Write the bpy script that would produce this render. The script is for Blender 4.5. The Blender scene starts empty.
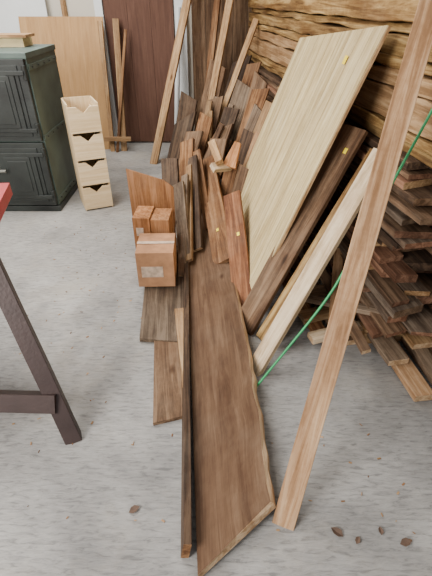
import bpy, math, random
from mathutils import Vector, Matrix
R=random.Random(7)
V=Vector
# ---------------------------------------------------------------- materials
def newmat(name):
    m=bpy.data.materials.new(name); m.use_nodes=True
    nt=m.node_tree; b=nt.nodes['Principled BSDF']
    return m,nt,b
def N(nt,t,**k):
    n=nt.nodes.new(t)
    for a,v in k.items(): setattr(n,a,v)
    return n
def ramp(nt,stops):
    r=N(nt,'ShaderNodeValToRGB'); e=r.color_ramp.elements
    while len(e)<len(stops): e.new(.5)
    for i,(p,c) in enumerate(stops):
        e[i].position=p; e[i].color=(*c,1)
    return r
def plain(name,col,rough=.6,metal=0,var=.12,scale=6,bump=.1):
    m,nt,b=newmat(name)
    tc=N(nt,'ShaderNodeTexCoord'); no=N(nt,'ShaderNodeTexNoise'); no.inputs['Scale'].default_value=scale; no.inputs['Detail'].default_value=6
    nt.links.new(tc.outputs['Object'],no.inputs['Vector'])
    r=ramp(nt,[(.3,tuple(c*(1-var) for c in col)),(.7,tuple(min(1,c*(1+var)) for c in col))])
    nt.links.new(no.outputs['Fac'],r.inputs[0]); nt.links.new(r.outputs[0],b.inputs['Base Color'])
    b.inputs['Roughness'].default_value=rough; b.inputs['Metallic'].default_value=metal
    bp=N(nt,'ShaderNodeBump'); bp.inputs['Strength'].default_value=bump; bp.inputs['Distance'].default_value=.01
    n2=N(nt,'ShaderNodeTexNoise'); n2.inputs['Scale'].default_value=scale*12
    nt.links.new(tc.outputs['Object'],n2.inputs['Vector']); nt.links.new(n2.outputs['Fac'],bp.inputs['Height']); nt.links.new(bp.outputs[0],b.inputs['Normal'])
    return m
def wood(name,dark,mid,light,rough=.75,blotch=.35,knots=True,stain=None,grain=1.0,con=.085,sat=1.1,dust=.16):
    """rough sawn timber: long irregular grain + large stains + dust, driven by per-board grain coordinates"""
    m,nt,b=newmat(name); L=nt.links
    at=N(nt,'ShaderNodeAttribute',attribute_name='gc'); ti=N(nt,'ShaderNodeAttribute',attribute_name='tint')
    mp=N(nt,'ShaderNodeMapping'); mp.inputs['Scale'].default_value=(1.1,20*grain,20*grain)
    L.new(at.outputs['Vector'],mp.inputs['Vector'])
    n1=N(nt,'ShaderNodeTexNoise'); n1.inputs['Scale'].default_value=1.5; n1.inputs['Detail'].default_value=12; n1.inputs['Roughness'].default_value=.7; n1.inputs['Distortion'].default_value=.9
    L.new(mp.outputs[0],n1.inputs['Vector'])
    n2=N(nt,'ShaderNodeTexNoise'); n2.inputs['Scale'].default_value=26; n2.inputs['Detail'].default_value=6; n2.inputs['Roughness'].default_value=.7
    L.new(at.outputs['Vector'],n2.inputs['Vector'])
    mx=N(nt,'ShaderNodeMix'); mx.inputs[0].default_value=.15
    L.new(n1.outputs['Fac'],mx.inputs[2]); L.new(n2.outputs['Fac'],mx.inputs[3])
    r=ramp(nt,[(.5-con,dark),(.5,mid),(.5+con,light)])
    L.new(mx.outputs[0],r.inputs[0])
    mp3=N(nt,'ShaderNodeMapping'); mp3.inputs['Scale'].default_value=(1.2,7,7); L.new(at.outputs['Vector'],mp3.inputs['Vector'])
    n3=N(nt,'ShaderNodeTexNoise'); n3.inputs['Scale'].default_value=1.5; n3.inputs['Detail'].default_value=9; n3.inputs['Roughness'].default_value=.6
    L.new(mp3.outputs[0],n3.inputs['Vector'])
    st=stain or tuple(1-blotch*f for f in (.85,1.0,1.08))
    r3=ramp(nt,[(.38,st),(.56,(1.0,)*3)])
    L.new(n3.outputs['Fac'],r3.inputs[0])
    mu=N(nt,'ShaderNodeMix',data_type='RGBA',blend_type='MULTIPLY'); mu.inputs[0].default_value=1
    L.new(r.outputs[0],mu.inputs[6]); L.new(r3.outputs[0],mu.inputs[7])
    last=mu.outputs[2]
    if dust:
        n5=N(nt,'ShaderNodeTexNoise'); n5.inputs['Scale'].default_value=3.2; n5.inputs['Detail'].default_value=8; n5.inputs['Roughness'].default_value=.65
        L.new(at.outputs['Vector'],n5.inputs['Vector'])
        r5=ramp(nt,[(.48,(0,0,0)),(.70,(dust,)*3)]); L.new(n5.outputs['Fac'],r5.inputs[0])
        m5=N(nt,'ShaderNodeMix',data_type='RGBA'); L.new(r5.outputs[0],m5.inputs[0]); L.new(last,m5.inputs[6]); m5.inputs[7].default_value=(.29,.23,.17,1); last=m5.outputs[2]
    if knots:
        vo=N(nt,'ShaderNodeTexVoronoi'); vo.inputs['Scale'].default_value=1
        mp4=N(nt,'ShaderNodeMapping'); mp4.inputs['Scale'].default_value=(1.8,3.6,3.6); L.new(at.outputs['Vector'],mp4.inputs['Vector']); L.new(mp4.outputs[0],vo.inputs['Vector'])
        r4=ramp(nt,[(.03,(.4,.33,.28)),(.08,(1,1,1))]); L.new(vo.outputs['Distance'],r4.inputs[0])
        m4=N(nt,'ShaderNodeMix',data_type='RGBA',blend_type='MULTIPLY'); m4.inputs[0].default_value=1
        L.new(last,m4.inputs[6]); L.new(r4.outputs[0],m4.inputs[7]); last=m4.outputs[2]
    hs=N(nt,'ShaderNodeHueSaturation'); L.new(last,hs.inputs['Color']); hs.inputs['Saturation'].default_value=sat
    ma=N(nt,'ShaderNodeMath',operation='MULTIPLY_ADD'); ma.inputs[1].default_value=.35; ma.inputs[2].default_value=1
    L.new(ti.outputs['Fac'],ma.inputs[0]); L.new(ma.outputs[0],hs.inputs['Value'])
    L.new(hs.outputs[0],b.inputs['Base Color'])
    b.inputs['Roughness'].default_value=rough; b.inputs['Specular IOR Level'].default_value=.3
    bp=N(nt,'ShaderNodeBump'); bp.inputs['Strength'].default_value=.45; bp.inputs['Distance'].default_value=.003
    L.new(mx.outputs[0],bp.inputs['Height']); L.new(bp.outputs[0],b.inputs['Normal'])
    return m
W_DARK =wood('wood_dark_weathered',(.028,.017,.011),(.060,.036,.023),(.11,.072,.047))
W_GREY =wood('wood_grey_brown',(.085,.058,.040),(.155,.112,.078),(.24,.18,.13))
W_SLAB =wood('wood_slab',(.090,.050,.029),(.135,.080,.048),(.18,.115,.073),blotch=.42,con=.12,dust=.14)
W_MID  =wood('wood_mid_brown',(.080,.047,.028),(.145,.088,.053),(.22,.145,.092),blotch=.35)
W_BROWN=wood('wood_brown',(.11,.052,.025),(.20,.103,.052),(.30,.175,.095))
W_RED  =wood('wood_reddish',(.12,.050,.026),(.21,.095,.050),(.30,.15,.085))
W_DOOR =wood('wood_door',(.080,.037,.025),(.105,.050,.033),(.13,.066,.044),blotch=.1,knots=False,con=.15,dust=0,sat=1)
W_TAN  =wood('wood_tan',(.25,.15,.078),(.38,.245,.135),(.52,.36,.215),blotch=.4)
W_YEL  =wood('wood_yellow_rough',(.16,.092,.038),(.32,.205,.092),(.49,.345,.17),blotch=.6)
W_PALE =wood('wood_pale',(.46,.33,.19),(.62,.47,.30),(.74,.60,.41),blotch=.22,dust=.1,sat=1)
W_DRAW =wood('wood_birch_pale',(.58,.43,.26),(.68,.53,.34),(.76,.63,.44),blotch=.06,knots=False,con=.15,dust=0)
W_CREAM=wood('wood_cream_panel',(.43,.325,.165),(.57,.455,.25),(.66,.555,.335),blotch=.2,knots=False,con=.10,dust=.1,sat=1.05)
W_POST =wood('wood_post',(.27,.155,.085),(.40,.25,.145),(.52,.355,.225),blotch=.32,dust=.12)
W_END  =wood('wood_sapwood_edge',(.36,.22,.11),(.52,.35,.20),(.66,.48,.30),blotch=.3,knots=False,sat=1)
W_PLY  =wood('plywood_face',(.38,.215,.09),(.44,.26,.115),(.50,.31,.145),blotch=.12,knots=False,con=.15,dust=.1,sat=1)
W_ORNG =wood('wood_orange_scrap',(.24,.11,.05),(.36,.18,.088),(.46,.25,.14),blotch=.3)
W_SGREY=wood('stack_grey',(.07,.050,.037),(.13,.096,.072),(.21,.165,.125))
W_SBRN =wood('stack_brown',(.075,.045,.028),(.145,.09,.056),(.23,.15,.098))
W_SRED =wood('stack_reddish',(.10,.05,.031),(.18,.094,.06),(.26,.15,.10))
TAG=plain('tag_yellow',(.95,.72,.02),.5,var=.03)
M_TEAL=plain('paint_green_grey',(.075,.108,.094),.5,.1,var=.35,scale=4)
M_BLK=plain('iron_dark',(.019,.023,.021),.5,.1,var=.5,scale=5)
M_STEEL=plain('handle_steel',(.22,.22,.20),.4,.8)
M_LEG=plain('steel_dark_brown',(.045,.028,.025),.45,.3,var=.2)
M_REDP=plain('paint_red',(.42,.02,.03),.4,var=.15)
M_WHITE=plain('paint_white',(.66,.69,.70),.6,var=.04)
M_WALL=plain('plaster_cream',(.56,.52,.44),.85,var=.06,scale=2)
M_CARD=plain('cardboard',(.43,.22,.11),.85,var=.28,scale=11)
M_TAPE=plain('label_paper',(.56,.42,.31),.6,var=.3,scale=30)
M_GREEN=plain('strap_green',(.02,.30,.10),.4,var=.1)
M_LEAF=plain('dry_leaf',(.10,.06,.04),.8,var=.3,scale=30)
M_YBOX=plain('yellow_box',(.62,.50,.26),.6)

def concrete():
    m,nt,b=newmat('concrete_brushed'); L=nt.links
    tc=N(nt,'ShaderNodeTexCoord')
    def mul(a_,b_):
        mu=N(nt,'ShaderNodeMix',data_type='RGBA',blend_type='MULTIPLY'); mu.inputs[0].default_value=1
        L.new(a_,mu.inputs[6]); L.new(b_,mu.inputs[7]); return mu.outputs[2]
    big=N(nt,'ShaderNodeTexNoise'); big.inputs['Scale'].default_value=1.1; big.inputs['Detail'].default_value=7; big.inputs['Roughness'].default_value=.58; L.new(tc.outputs['Object'],big.inputs['Vector'])
    r1=ramp(nt,[(.34,(.235,.228,.218)),(.52,(.32,.312,.297)),(.68,(.40,.39,.37))]); L.new(big.outputs['Fac'],r1.inputs[0])
    mp=N(nt,'ShaderNodeMapping'); mp.inputs['Scale'].default_value=(16,75,1); mp.inputs['Rotation'].default_value=(0,0,.14); L.new(tc.outputs['Object'],mp.inputs['Vector'])
    st=N(nt,'ShaderNodeTexNoise'); st.inputs['Scale'].default_value=1; st.inputs['Detail'].default_value=7; st.inputs['Roughness'].default_value=.7; st.inputs['Distortion'].default_value=.7
    L.new(mp.outputs[0],st.inputs['Vector'])
    r2=ramp(nt,[(.36,(.60,.60,.61)),(.47,(.94,.94,.94)),(.62,(1.12,1.12,1.12))]); L.new(st.outputs['Fac'],r2.inputs[0])
    o1=mul(r1.outputs[0],r2.outputs[0])
    sd=N(nt,'ShaderNodeTexNoise'); sd.inputs['Scale'].default_value=1.6; sd.inputs['Detail'].default_value=8; sd.inputs['Roughness'].default_value=.7; L.new(tc.outputs['Object'],sd.inputs['Vector'])
    rs=ramp(nt,[(.50,(0,0,0)),(.72,(.5,.5,.5))]); L.new(sd.outputs['Fac'],rs.inputs[0])
    mx=N(nt,'ShaderNodeMix',data_type='RGBA'); L.new(rs.outputs[0],mx.inputs[0]); L.new(o1,mx.inputs[6]); mx.inputs[7].default_value=(.38,.335,.265,1)
    ds=N(nt,'ShaderNodeTexNoise'); ds.inputs['Scale'].default_value=1.0; ds.inputs['Detail'].default_value=7; ds.inputs['Roughness'].default_value=.6; ds.inputs['Distortion'].default_value=.6; L.new(tc.outputs['Object'],ds.inputs['Vector'])
    rd=ramp(nt,[(.38,(.68,.68,.69)),(.52,(1,1,1))]); L.new(ds.outputs['Fac'],rd.inputs[0])
    L.new(mul(mx.outputs[2],rd.outputs[0]),b.inputs['Base Color']); b.inputs['Roughness'].default_value=.72
    bp=N(nt,'ShaderNodeBump'); bp.inputs['Strength'].default_value=.6; bp.inputs['Distance'].default_value=.005
    L.new(st.outputs['Fac'],bp.inputs['Height']); L.new(bp.outputs[0],b.inputs['Normal'])
    return m
M_CONC=concrete()

# ---------------------------------------------------------------- mesh accumulator
class Acc:
    def __init__(s): s.v=[];s.f=[];s.gc=[];s.t=[];s.mi=[];s.mats=[]
    def mat(s,m):
        if m not in s.mats: s.mats.append(m)
        return s.mats.index(m)
    def add(s,vs,gcs,fs,mat,tint=0,fm=None):
        b=len(s.v); s.v+=[tuple(x) for x in vs]; s.gc+=[tuple(g) for g in gcs]; s.t+=[tint]*len(vs)
        k=s.mat(mat)
        for i,f in enumerate(fs):
            s.f.append([b+j for j in f]); s.mi.append(k if not fm or fm[i] is None else s.mat(fm[i]))
    def frame(s,p0,p1,n):
        p0=V(p0);p1=V(p1);X=(p1-p0).normalized();n=V(n);Z=(n-n.dot(X)*X).normalized();Y=Z.cross(X)
        return p0,p1,X,Y,Z
    def board(s,p0,p1,w,th,n,mat,tint=None,seg=6,jit=.0012,w1=None,skew0=0,skew1=0,ch=.002,endmat=None,tag=None):
        """p0,p1: centre line of the visible (n side) face; w across; th thickness below"""
        p0,p1,X,Y,Z=s.frame(p0,p1,n); Ln=(p1-p0).length; w1=w if w1 is None else w1
        if tint is None: tint=R.uniform(-.6,.6)
        o=V((R.uniform(0,50),R.uniform(0,50),R.uniform(0,50)))
        vs=[];g=[]
        ch=min(ch,th*.3)
        for i in range(seg+1):
            a=i/seg; ww=(w+(w1-w)*a)/2; jl=R.uniform(-jit,jit); jr=R.uniform(-jit,jit); jz=R.uniform(-jit,jit)*.6
            L=-ww+jl; Rr=ww+jr
            prof=[(L+ch,0),(Rr-ch,0),(Rr,-ch),(Rr,-th+ch),(Rr-ch,-th),(L+ch,-th),(L,-th+ch),(L,-ch)]
            for y,z in prof:
                x=a*Ln+(skew0*y*(1-a)+skew1*y*a)
                vs.append(p0+X*x+Y*y+Z*(z+jz)); g.append(o+V((x,y,z)))
        fs=[];fm=[]
        for i in range(seg):
            for j in range(8):
                k=(j+1)%8; fs.append([i*8+j,(i+1)*8+j,(i+1)*8+k,i*8+k][::-1]); fm.append(None)
        fs.append(list(range(8))[::-1]); fs.append([seg*8+j for j in range(8)]); fm+=[endmat,endmat]
        s.add(vs,g,fs,mat,tint,fm)
        if tag:
            for (ta,ty,sz) in tag:
                c=p0+X*(ta*Ln)+Y*ty+Z*.004
                q=[c-X*sz-Y*sz*.7,c+X*sz-Y*sz*.7,c+X*sz+Y*sz*.7,c-X*sz+Y*sz*.7]
                s.add(q,[(0,0,0)]*4,[[0,1,2,3]],TAG)
        return s
    def slab(s,c,th,mat,tint=0,edge=None):
        """c = polygon corners on visible face (ccw seen from the visible side), grain along c0->c_last"""
        c=[V(x) for x in c]; n=(c[1]-c[0]).cross(c[2]-c[1]).normalized(); X=(c[-1]-c[0]).normalized(); Y=n.cross(X)
        o=V((R.uniform(0,50),R.uniform(0,50),R.uniform(0,50)))
        k=len(c); vs=c+[x-n*th for x in c]
        g=[o+V(((x-c[0]).dot(X),(x-c[0]).dot(Y),(x-c[0]).dot(n))) for x in vs]
        fs=[list(range(k)),list(range(k,2*k))[::-1]]+[[i,k+i,k+(i+1)%k,(i+1)%k] for i in range(k)]
        s.add(vs,g,fs,mat,tint,[None,None]+[edge]*k)
        return s
    def box(s,lo,hi,mat,tint=0,M=None):
        lo=V(lo);hi=V(hi)
        vs=[V((x,y,z)) for x in (lo.x,hi.x) for y in (lo.y,hi.y) for z in (lo.z,hi.z)]
        o=V((R.uniform(0,50),R.uniform(0,50),0)); g=[o+V((v.z,v.x,v.y)) for v in vs] if (hi.z-lo.z)>(hi.x-lo.x) else [o+v for v in vs]
        if M: vs=[M@v for v in vs]
        s.add(vs,g,[[0,1,3,2],[4,6,7,5],[0,4,5,1],[2,3,7,6],[0,2,6,4],[1,5,7,3]],mat,tint)
        return s
    def cyl(s,p0,p1,r,mat,n=12,r1=None):
        p0,p1,X,Y,Z=s.frame(p0,p1,(0,.3,1) if abs((V(p1)-V(p0)).normalized().z)<.9 else (1,0,0)); r1=r if r1 is None else r1
        vs=[]
        for p,q in((p0,r),(p1,r1)):
            for i in range(n):
                a=i/n*math.tau; vs.append(p+Y*math.cos(a)*q+Z*math.sin(a)*q)
        fs=[[i,(i+1)%n,n+(i+1)%n,n+i] for i in range(n)]+[list(range(n))[::-1],list(range(n,2*n))]
        s.add(vs,[tuple(v) for v in vs],fs,mat)
        return s
    def obj(s,name,bevel=0):
        me=bpy.data.meshes.new(name); me.from_pydata(s.v,[],s.f)
        for m in s.mats: me.materials.append(m)
        me.polygons.foreach_set('material_index',s.mi)
        a=me.attributes.new('gc','FLOAT_VECTOR','POINT'); a.data.foreach_set('vector',[x for g in s.gc for x in g])
        a=me.attributes.new('tint','FLOAT','POINT'); a.data.foreach_set('value',s.t)
        me.update()
        import bmesh
        bm=bmesh.new(); bm.from_mesh(me); bmesh.ops.recalc_face_normals(bm,faces=bm.faces); bm.to_mesh(me); bm.free()
        o=bpy.data.objects.new(name,me); bpy.context.collection.objects.link(o)
        if bevel:
            b=o.modifiers.new('bevel','BEVEL'); b.width=bevel; b.segments=2; b.limit_method='ANGLE'
        return o
def single(name,*a,**k): return Acc().board(*a,**k).obj(name)

# ---------------------------------------------------------------- room shell
Acc().box((-3.4,-1.2,-.1),(2.2,5.9,0),M_CONC).obj('floor')
Acc().box((-3.4,5.72,0),(2.2,5.9,2.9),M_WALL).obj('wall_back')
Acc().box((-3.5,-1.2,0),(-3.4,5.9,2.9),M_WALL).obj('wall_left')
Acc().box((2.1,-1.2,0),(2.2,5.9,2.9),M_WALL).obj('wall_right')
Acc().box((-3.5,1.5,2.9),(2.2,5.9,3.0),M_WHITE).obj('ceiling')
a=Acc()
for i in range(3): a.box((-1.27+i*.262,5.66,0.02),(-1.27+i*.262+.259,5.71,2.1),W_DOOR,tint=.1*i)
a.obj('door_1')
Acc().box((-.47,5.64,0),(-.34,5.72,2.2),M_WHITE).box((-1.37,5.64,0),(-1.28,5.72,2.2),M_WHITE).box((-1.37,5.64,2.12),(-.34,5.72,2.2),M_WHITE).obj('trim_1')
# dark timber lining to the right of the door
a=Acc()
for i in range(7): a.box((-.28+i*.16,5.69,0),(-.28+i*.16+.156,5.72,2.4),W_MID,tint=R.uniform(-.3,.3))
a.obj('timber_lining')

# ---------------------------------------------------------------- back wall leaning sheets
Acc().slab([(-2.3,5.38,0),(-1.36,5.38,0),(-1.26,5.52,1.42),(-2.2,5.52,1.42)],.018,W_PLY).obj('plywood_sheet')
Acc().slab([(-2.75,5.56,0),(-1.9,5.56,0),(-1.9,5.61,1.75),(-2.75,5.61,1.75)],.02,M_WHITE).obj('white_board')
a=Acc()
for x in (-3.0,-2.6,-2.2,-1.75): a.box((x,5.66,0),(x+.05,5.72,2.8),W_TAN,-.2)
a.box((-3.2,5.66,1.9),(-1.40,5.72,1.96),W_TAN,-.2)
a.obj('stud_frame')
a=Acc()
a.board((-1.3,5.28,0),(-1.3,5.50,1.38),.05,.03,(0,-1,.1),W_TAN,tint=-.3)
a.board((-1.16,5.30,0),(-1.13,5.56,1.4),.07,.03,(0,-1,.1),W_TAN,tint=-.6)
a.board((-1.24,5.25,0),(-1.02,5.5,1.30),.03,.03,(0,-1,.1),W_BROWN)
a.board((-1.38,5.25,.16),(-1.05,5.25,.16),.05,.03,(0,-1,0),W_TAN)
a.obj('batten_frame')

# ---------------------------------------------------------------- iron cabinet
a=Acc()
x0,x1,y0,y1=-2.35,-1.42,3.5,4.2
a.box((x0,y0+.03,.05),(x1,y1,1.24),M_TEAL)
a.box((x0+.0,y0+.015,1.22),(x1+.008,y1+.01,1.26),M_TEAL)
a.box((x0-.01,y0,0),(x1+.012,y1+.02,.05),M_BLK)
for zz0,zz1 in ((.06,.61),(.625,1.22)):
    a.box((x0+.01,y0-.005,zz0),(x1-.012,y0+.03,zz1),M_BLK)
    a.box((x0+.06,y0-.014,zz0+.04),(x1-.07,y0,zz1-.04),M_BLK)
    a.box((x0+.09,y0-.026,zz0+.075),(x1-.10,y0-.005,zz1-.075),M_BLK)
    for fx in (x0+.13,x1-.36):   # raised moulded panels
        a.box((fx,y0-.034,zz0+.11),(fx+.22,y0-.02,zz1-.11),M_BLK)
        a.box((fx+.03,y0-.04,zz0+.14),(fx+.19,y0-.03,zz1-.14),M_BLK)
    for zz in (zz0+.09,zz1-.09):
        a.cyl((x1-.02,y0-.005,zz-.05),(x1-.02,y0-.005,zz+.05),.019,M_BLK)
        a.box((x1-.16,y0-.034,zz-.016),(x1-.02,y0-.01,zz+.016),M_BLK)
a.cyl((x1-.42,y0-.02,.98),(x1-.42,y0-.08,.98),.016,M_STEEL).cyl((x1-.42,y0-.08,1.02),(x1-.40,y0-.08,.88),.015,M_STEEL)
a.cyl((x1-.36,y0-.03,.80),(x1-.36,y0-.05,.80),.03,M_STEEL)
a.cyl((x1-.42,y0-.02,.40),(x1-.42,y0-.08,.40),.016,M_STEEL).cyl((x1-.46,y0-.08,.40),(x1-.34,y0-.08,.40),.014,M_STEEL)
for zz in (.08,.62,1.14):
    a.box((x1-.001,y0+.04,zz),(x1+.006,y1-.01,zz+.04),M_TEAL)
    for q in range(5): a.cyl((x1+.004,y0+.1+q*.13,zz+.02),(x1+.014,y0+.1+q*.13,zz+.02),.009,M_BLK,8)
a.obj('cast_iron_cabinet',bevel=.004)
a=Acc(); a.cyl((-2.0,3.9,1.26),(-2.0,3.9,1.30),.09,M_BLK,20,.1); a.cyl((-2.0,3.9,1.30),(-2.0,3.9,1.40),.1,M_BLK,20,.05); a.cyl((-2.0,3.9,1.40),(-2.0,3.9,1.45),.02,M_BLK,12); a.obj('black_kettle')
a=Acc(); a.box((-1.85,3.95,1.26),(-1.58,4.15,1.33),M_YBOX); a.box((-1.83,3.9,1.33),(-1.53,4.1,1.35),W_TAN); a.obj('wooden_tray')

# ---------------------------------------------------------------- drawer stack
Md=Matrix.Translation((-1.07,3.56,0))@Matrix.Rotation(math.radians(24),4,'Z')
a=Acc(); w=.125;dp=.32;H=.9;n=4
a.box((-w,0,0),(-w+.012,dp,H),W_DRAW,-.1,Md).box((w-.012,0,0),(w,dp,H),W_DRAW,.1,Md).box((-w,dp-.012,0),(w,dp,H),W_DRAW,.1,Md)
for i in range(n):
    z=.01+i*.222
    a.box((-w+.012,.0,z),(w-.012,dp-.012,z+.01),W_TAN,-.8,Md)
    zt=z+.19
    pts=[(-w+.002,z+.005),(w-.002,z+.005),(w-.002,zt+.015),(.055,zt+.015),(0,zt-.035),(-.055,zt+.015),(-w+.002,zt+.015)]
    for m_ in ([0,1,4],[1,2,3,4],[0,4,5,6]):
        k=len(m_); c=[Md@V((pts[j][0],-.015,pts[j][1])) for j in m_]; c2=[Md@V((pts[j][0],0,pts[j][1])) for j in m_]
        a.add(c+c2,[(pts[j][0],pts[j][1]+i*3,0) for j in m_]*2,[list(range(k)),list(range(k,2*k))[::-1]]+[[q,k+q,k+(q+1)%k,(q+1)%k] for q in range(k)],W_DRAW,.3)
    a.box((-w+.02,0.005,z+.012),(-w+.03,dp-.02,zt-.03),W_DRAW,0,Md).box((w-.03,.005,z+.012),(w-.02,dp-.02,zt-.03),W_DRAW,0,Md)
a.obj('drawer_tower')

# ---------------------------------------------------------------- red bench with splayed steel legs
a=Acc()
a.slab([(-.90,1.42,.84),(-1.03,2.0,.84),(-2.3,1.9,.84),(-2.2,1.35,.84)],.06,M_REDP)
a.slab([(-.96,1.45,.78),(-1.08,1.97,.78),(-2.2,1.85,.78),(-2.1,1.4,.78)],.05,M_LEG)
a.board((-.62,1.10,.0),(-.965,1.50,.76),.072,.05,(.3,-1,.4),M_LEG)
a.board((-1.45,2.2,.0),(-1.4,1.85,.76),.06,.05,(.3,1,.4),M_LEG)
a.board((-.69,1.17,.17),(-2.2,1.22,.17),.085,.05,(0,-1,.5),M_LEG)
a.board((-2.15,1.12,.0),(-2.05,1.45,.78),.06,.05,(0,-1,.4),M_LEG)
a.board((-2.15,2.2,.0),(-2.05,1.85,.78),.06,.05,(0,1,.4),M_LEG)
a.obj('workbench')

# ---------------------------------------------------------------- lumber stack along right wall
def S(a,y,z): return V((.85-.14*(y-1.7)+a,y,z))
a=Acc()
for yy in (1.78,2.6,3.6,4.6,5.3):
    a.board(S(-.02,yy,.09),S(.95,yy+.1,.09),.09,.09,(0,0,1),W_TAN)
z=.10;k=0
while z<1.0:
    th=R.choice([.022,.028,.034,.045])
    x=R.uniform(-.02,.05)
    while x<.85:
        w=R.uniform(.10,.2); y0=1.80+R.uniform(-.2,.16)
        a.board(S(x+w/2,y0,z+th),S(x+w/2,5.45,z+th+R.uniform(-.003,.003)),w,th,(0,0,1),R.choice([W_SBRN,W_SGREY,W_SRED,W_SBRN,W_DARK,W_SGREY]),tint=R.uniform(-.9,.7),seg=10,jit=.007,endmat=R.choice([W_SRED,W_SRED,W_MID,W_TAN,None]),skew0=R.uniform(-.3,.3))
        x+=w+.004
    z+=th+.003
    if k%3==0:
        for yy in (1.95,2.9,3.9,4.9): a.board(S(-.01,yy,z+.014),S(.9,yy+.1,z+.014),.04,.014,(0,0,1),W_TAN)
        z+=.014
    k+=1
ztop=z
z=ztop
while z<2.05:
    h=R.choice([.05,.08,.11,.14]); off=R.uniform(.03,.08); y0=1.45+R.uniform(-.15,.2)
    a.board(S(off,y0,z+h/2),S(off,5.5,z+h/2),h-.008,.9,(-1,-.14,0),R.choice([W_YEL,W_YEL,W_YEL,W_TAN,W_POST]),tint=R.uniform(-.5,.2),seg=24,jit=.008,ch=.004,endmat=W_TAN)
    z+=h
a.obj('lumber_stack')

# floor boards at the foot of the stack
a=Acc()
a.board((1.0,1.33,.045),(.78,3.0,.06),.10,.04,(0,0,1),W_POST,tint=-.3,endmat=W_END)
a.board((1.14,1.42,.05),(.95,3.1,.05),.12,.045,(0,0,1),W_SBRN,endmat=W_END)
a.board((.93,1.52,.09),(.66,3.1,.1),.11,.035,(0,0,1),W_GREY,endmat=W_END)
a.board((1.08,1.60,.13),(.86,3.0,.14),.12,.035,(0,0,1),W_TAN,tint=-.5,endmat=W_END)
a.board((.98,1.68,.17),(.80,3.2,.17),.13,.03,(0,0,1),W_SRED,endmat=W_END)
a.board((.74,1.72,.04),(.50,2.9,.05),.10,.035,(0,0,1),W_MID,endmat=W_END)
a.board((.60,1.78,.04),(.36,2.9,.05),.08,.035,(0,0,1),W_BROWN,endmat=W_END)
a.board((.52,1.72,.075),(1.0,1.86,.09),.07,.035,(0,0,1),W_PALE,endmat=W_END)
a.board((.50,1.9,.075),(1.0,2.05,.09),.09,.035,(0,0,1),W_TAN,endmat=W_END)
a.board((.55,2.1,.11),(1.1,2.2,.13),.08,.035,(0,0,1),W_MID,endmat=W_END)
a.board((.48,2.0,.16),(1.0,1.75,.20),.06,.03,(0,0,1),W_GREY,endmat=W_END)
a.board((1.08,1.36,.09),(1.02,2.8,.12),.07,.03,(0,0,1),W_GREY,endmat=W_END)
a.board((.62,1.66,.13),(.78,2.3,.30),.06,.03,(-.2,-.3,1),W_POST,endmat=W_END)
a.board((.78,1.58,.10),(.60,2.4,.26),.05,.03,(-.2,-.3,1),W_MID,endmat=W_END)
a.obj('floor_timber_pile')

# ---------------------------------------------------------------- big leaning pieces
bl=V((.12,3.35,.14));br=V((.22,2.0,.14));tr=V((.742,2.12,1.50));tl=V((.574,3.31,1.37))
a=Acc();n=10
for i in range(n):
    f0=i/n;f1=(i+1)/n-.004
    a.slab([bl.lerp(br,f0),bl.lerp(br,f1),tl.lerp(tr,f1),tl.lerp(tr,f0)],.014,W_CREAM,tint=R.uniform(-.15,.15))
nn=(br-bl).cross(tl-bl).normalized()
a.slab([x-nn*.006 for x in (bl,br,tr,tl)],.012,W_TAN)
c=bl.lerp(tl,.9).lerp(br.lerp(tr,.9),.78)+nn*.006
ex=(br-bl).normalized()*.02; ey=(tl-bl).normalized()*.02
a.add([c-ex-ey,c+ex-ey,c+ex+ey,c-ex+ey],[(0,0,0)]*4,[[0,1,2,3]],TAG)
a.obj('tongue_and_groove_panel')
single('weathered_plank',(.15,1.86,.01),(.70,2.2,1.06),.15,.03,(-.75,-.55,.4),W_MID,tint=.2,endmat=W_END,tag=[(.9,-.03,.014)])
single('weathered_plank',(.26,1.75,.01),(.80,2.05,.98),.12,.03,(-.75,-.5,.4),W_YEL,tint=-.2)
single('pale_timber_batten',(.185,1.52,.0),(.764,1.94,1.02),.085,.035,(-.7,-.6,.4),W_PALE,tint=-.1)
single('timber_post',(.245,.75,.0),(.82,1.895,1.80),.083,.045,(-.35,-.9,.25),W_POST,tint=.0,seg=10,endmat=W_END)
# green strap
cu=bpy.data.curves.new('green_strap','CURVE'); cu.dimensions='3D'; cu.bevel_depth=.0055
sp=cu.splines.new('NURBS'); pts=[(.167,1.37,.006),(.30,1.42,.20),(.50,1.49,.50),(.57,1.53,.66),(.70,1.6,.98),(.80,1.64,1.25),(.9,1.7,1.5)]
sp.points.add(len(pts)-1)
for p,q in zip(sp.points,pts): p.co=(*q,1)
sp.use_endpoint_u=True; sp.order_u=3
o=bpy.data.objects.new('green_strap',cu); cu.materials.append(M_GREEN); bpy.context.collection.objects.link(o)

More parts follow.
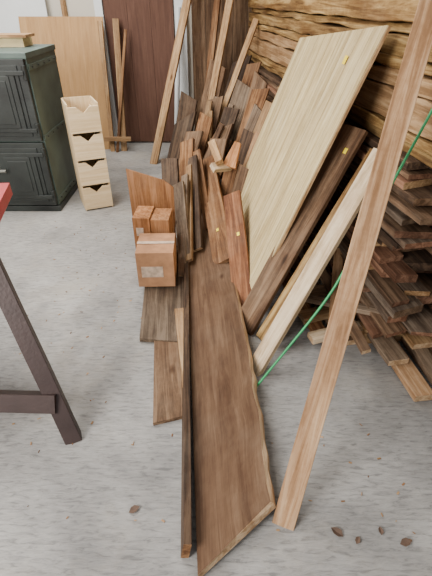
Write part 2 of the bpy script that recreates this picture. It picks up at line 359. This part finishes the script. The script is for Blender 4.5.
# ---------------------------------------------------------------- long planks on the floor
a=Acc(); n=40
NL=V((-.06,.575,.05));NR=V((.205,.80,.085));FR=V((-.02,3.5,.13));FL=V((-.27,3.5,.09))
vs=[];g=[];fs=[];fm=[];wob=0
for i in range(n+1):
    f=i/n; l=NL.lerp(FL,f); wob=wob*.6+R.uniform(-.006,.006)
    r=NR.lerp(FR,f)+V((wob+.05*math.sin(f*3.14)**2*(1-f),0,0)); ln=f*2.9
    e=.012+abs(R.gauss(0,.004))
    rb=r+V((e+.008,-.004,-.034)); lb=l+V((0,0,-.04)); 
    vs+=[l,l.lerp(r,.5)+V((0,0,R.uniform(-.001,.001))),r,r+V((e,-.003,-.012)),rb,lb]
    g+=[(ln,0,0),(ln,.14,0),(ln,.28,0),(ln,.29,.01),(ln,.30,.04),(ln,0,.04)]
for i in range(n):
    for j in range(6):
        k=(j+1)%6; fs.append([i*6+j,i*6+k,(i+1)*6+k,(i+1)*6+j]); fm.append(W_END if j in (2,3) else None)
fs+=[list(range(6)),[n*6+j for j in range(6)]]; fm+=[W_END,W_END]
a.add(vs,g,fs,W_SLAB,0,fm); a.obj('live_edge_slab')
single('narrow_dark_plank',(-.115,.645,.055),(-.255,2.95,.06),.10,.028,(-1,-.06,.15),W_DARK,tint=.1,seg=10,endmat=W_BROWN)
a=Acc()
a.slab([(-.43,1.75,.03),(-.16,1.72,.03),(-.25,2.9,.05),(-.52,2.9,.05)],.025,W_GREY,-.7)
a.obj('grey_floor_board')
Acc().slab([(-.285,1.19,.022),(-.145,1.23,.022),(-.185,2.0,.022),(-.37,1.95,.022)],.02,W_MID,.1).obj('broken_board')
Acc().slab([(-.15,1.30,.045),(-.13,1.32,.045),(-.155,2.0,.06),(-.25,1.98,.06)],.02,W_TAN,.3).obj('triangular_offcut')

# ---------------------------------------------------------------- cardboard boxes
def carton(name,M,wx,wy,h):
    a=Acc(); t=.006
    a.box((0,0,0),(wx,t,h),M_CARD,0,M).box((0,wy-t,0),(wx,wy,h),M_CARD,0,M).box((0,t,0),(t,wy-t,h),M_CARD,0,M).box((wx-t,t,0),(wx,wy-t,h),M_CARD,0,M).box((t,t,0),(wx-t,wy-t,t),M_CARD,0,M)
    a.box((0,0,h),(wx,wy*.49,h+.005),M_CARD,0,M).box((0,wy*.51,h+.002),(wx,wy,h+.008),M_CARD,0,M)
    a.box((-.001,wy*.44,h+.008),(wx+.001,wy*.56,h+.0095),M_TAPE,0,M)
    a.box((wx*.12,-.002,h*.3),(wx*.7,0,h*.62),M_TAPE,0,M)
    return a.obj(name)
carton('cardboard_box',Matrix.Translation((-.50,2.22,.055))@Matrix.Rotation(.03,4,'Z'),.235,.26,.245)
a=Acc(); Mb=Matrix.Translation((-.555,2.51,.055))@Matrix.Rotation(-.05,4,'Z')
a.box((0,0,0),(.115,.2,.35),W_ORNG,.2,Mb).box((.118,.01,0),(.24,.2,.335),W_ORNG,-.1,Mb).box((.02,-.004,.22),(.07,0,.28),M_TAPE,0,Mb)
a.obj('timber_block',bevel=.003)
a=Acc()
a.slab([(-.60,2.76,.04),(-.30,2.76,.04),(-.30,2.80,.50),(-.37,2.81,.55),(-.62,2.81,.63)],.018,W_ORNG,-.2)
a.obj('plywood_offcut')

# ---------------------------------------------------------------- mid boards with tags
single('reddish_plank',(.05,2.42,.13),(-.10,3.68,.42),.16,.03,(-.5,-.25,.8),W_BROWN,tint=.1,tag=[(.25,.0,.014)])
single('reddish_plank',(.17,1.95,.02),(.11,2.85,.44),.13,.028,(-.45,-.4,.8),W_RED,tint=.2,endmat=W_END,tag=[(.62,-.02,.014)])
single('timber_pole',(-.735,4.8,0),(-.20,5.6,2.0),.085,.04,(-.3,-1,.1),W_TAN,tint=.1)
single('timber_pole',(-.20,4.85,.0),(.22,5.35,1.95),.075,.035,(-.4,-1,.1),W_TAN,tint=.5)
single('timber_pole',(-.20,5.05,.0),(.06,5.5,1.95),.07,.035,(-.4,-1,.1),W_BROWN)
single('timber_pole',(-.05,4.7,.3),(.40,4.95,1.42),.06,.03,(-.5,-1,.1),W_TAN)
a=Acc(); a.cyl((-.50,5.3,0),(-.42,5.6,1.5),.03,M_WHITE); a.obj('white_pipe')
a=Acc()
big=[((-.25,4.95,.0),(.02,5.15,1.0),.22,W_MID),((-.05,4.9,.0),(.28,5.1,1.05),.20,W_DARK),((.10,4.6,.1),(.38,4.75,1.05),.16,W_BROWN),
 ((-.45,4.75,.0),(-.30,5.0,.70),.24,W_DARK),((-.20,4.55,.0),(-.02,4.75,.72),.20,W_MID),((.0,4.4,.0),(.30,4.55,.88),.24,W_GREY),((.18,4.2,.1),(.42,4.35,.98),.18,W_MID),
 ((-.48,4.35,.0),(-.33,4.65,.55),.26,W_DARK),((-.28,4.2,.0),(-.10,4.45,.62),.16,W_BROWN),((-.10,4.1,.0),(.15,4.3,.72),.18,W_DARK),((.10,3.95,.0),(.40,4.1,.92),.17,W_BROWN),
 ((-.38,3.95,.0),(-.22,4.3,.50),.22,W_MID),((-.15,3.8,.0),(.08,4.0,.62),.14,W_MID),((.05,3.7,.0),(.38,3.85,.80),.15,W_GREY),((.15,3.55,.1),(.46,3.7,.88),.12,W_TAN),
 ((-.30,3.6,.0),(-.28,4.05,.48),.15,W_BROWN),((-.12,3.5,.0),(.02,3.85,.55),.18,W_MID),((.05,3.4,.0),(.28,3.6,.68),.14,W_DARK),((.12,3.3,.05),(.36,3.45,.70),.10,W_POST),
 ((-.38,3.2,.0),(-.42,3.7,.42),.17,W_DARK),((-.22,3.1,.05),(-.20,3.6,.47),.11,W_GREY),((.02,3.2,.05),(.14,3.4,.52),.12,W_BROWN),((.08,3.05,.05),(.22,3.25,.50),.10,W_MID)]
for (p,q,w_,m_) in big:
    a.board(p,q,w_,R.uniform(.02,.035),(-.55+R.uniform(-.2,.2),-.8,.5),m_,tint=R.uniform(-.4,.6),endmat=W_END if R.random()<.5 else None,seg=4,jit=.003,skew1=R.uniform(-.7,.5))
for i in range(18):
    y=3.3+1.6*R.random(); xb=R.uniform(-.35,.25); h=R.uniform(.5,.85)*(.6+.4*(y-2.8)/2); xt=xb+R.uniform(.0,.45)
    a.board((xb,y-.15,.03),(min(xt,.78-.14*(y-1.7)),y+R.uniform(-.1,.3),h),R.uniform(.035,.07),.025,(-.5,-.8,.5),R.choice([W_TAN,W_POST,W_BROWN,W_DARK,W_MID,W_GREY]),endmat=W_END,seg=3)
for (p,q,w_,m_) in (((-.235,2.35,.06),(-.25,3.2,.45),.06,W_GREY),((-.19,2.45,.12),(-.23,3.4,.46),.05,W_TAN),((-.14,2.6,.12),(-.20,3.5,.50),.08,W_DARK),((-.22,2.5,.12),(-.30,3.1,.42),.10,W_GREY),((-.06,2.9,.14),(-.17,3.6,.52),.07,W_BROWN)):
    a.board(p,q,w_,.025,(-.5,-.6,.7),m_,endmat=W_END)
a.obj('offcut_pile')
a=Acc()
a.board((-.02,3.2,.52),(.12,3.3,.50),.07,.04,(-.3,-.7,.7),W_PALE,tint=-.3)
a.board((.10,3.25,.50),(.17,3.35,.66),.11,.04,(-.3,-.9,.3),W_ORNG,tint=.9,w1=.05)
a.board((.02,3.2,.56),(-.04,3.4,.66),.06,.04,(-.3,-.7,.7),W_TAN,tint=.4)
a.obj('bracket_offcut')

# ---------------------------------------------------------------- leaves and chips
def leaf(x,y,s,rot):
    a=Acc(); M=Matrix.Translation((x,y,.004))@Matrix.Rotation(rot,4,'Z')
    pr=[(0,0,0),(.3,.28,.12),(.65,.3,.18),(1,0,.1),(.65,-.25,.15),(.3,-.3,.1)]
    a.add([M@(V(p)*s) for p in pr]+[M@(V((.5,0,.02))*s)],[(0,0,0)]*7,[[i,(i+1)%6,6] for i in range(6)],M_LEAF); a.obj('dry_leaf')
for x,y,s,r in ((-.33,.80,.045,.5),(.46,.715,.05,2.5),(.50,.69,.03,1),(.655,.69,.045,.2),(.60,.72,.03,1.5)): leaf(x,y,s,r)
a=Acc()
for i in range(140):
    x=R.uniform(-1.2,.75); y=R.uniform(.65,3.3)
    if -.6<x<.45 and y>1.2: x-=.9
    if x>.4 and y>1.2: y=R.uniform(.65,1.2)
    an=R.uniform(0,3.14); l=R.uniform(.005,.016); d=V((math.cos(an),math.sin(an),0))*l
    a.board(V((x,y,.003)),V((x,y,.003))+d,l*R.uniform(.2,.6),.003,(0,0,1),R.choice([W_TAN,W_BROWN,W_POST]),seg=1,jit=.0003,ch=.0005)
a.obj('wood_chips')

# ---------------------------------------------------------------- lights
def area(name,loc,rot,sx,sy,e,col):
    l=bpy.data.lights.new(name,'AREA'); l.shape='RECTANGLE'; l.size=sx; l.size_y=sy; l.energy=e; l.color=col
    o=bpy.data.objects.new(name,l); o.location=loc; o.rotation_euler=[math.radians(r) for r in rot]; bpy.context.collection.objects.link(o)
area('ceiling_lamp',(-1.7,3.3,2.85),(0,0,0),1.5,2.5,165,(1,.965,.92))
area('daylight_opening',(-2.6,-.9,2.3),(62,0,-35),1.8,1.5,250,(1,.965,.92))
w=bpy.data.worlds.new('w'); bpy.context.scene.world=w; w.use_nodes=True
w.node_tree.nodes['Background'].inputs[0].default_value=(.96,.96,1,1); w.node_tree.nodes['Background'].inputs[1].default_value=.62
# ---------------------------------------------------------------- camera
c=bpy.data.cameras.new('camera'); c.sensor_fit='VERTICAL'; c.sensor_height=36; c.lens=26; c.clip_start=.05
o=bpy.data.objects.new('camera',c); o.location=(0,0,1.6); o.rotation_euler=(math.radians(55),0,0)
bpy.context.collection.objects.link(o); bpy.context.scene.camera=o
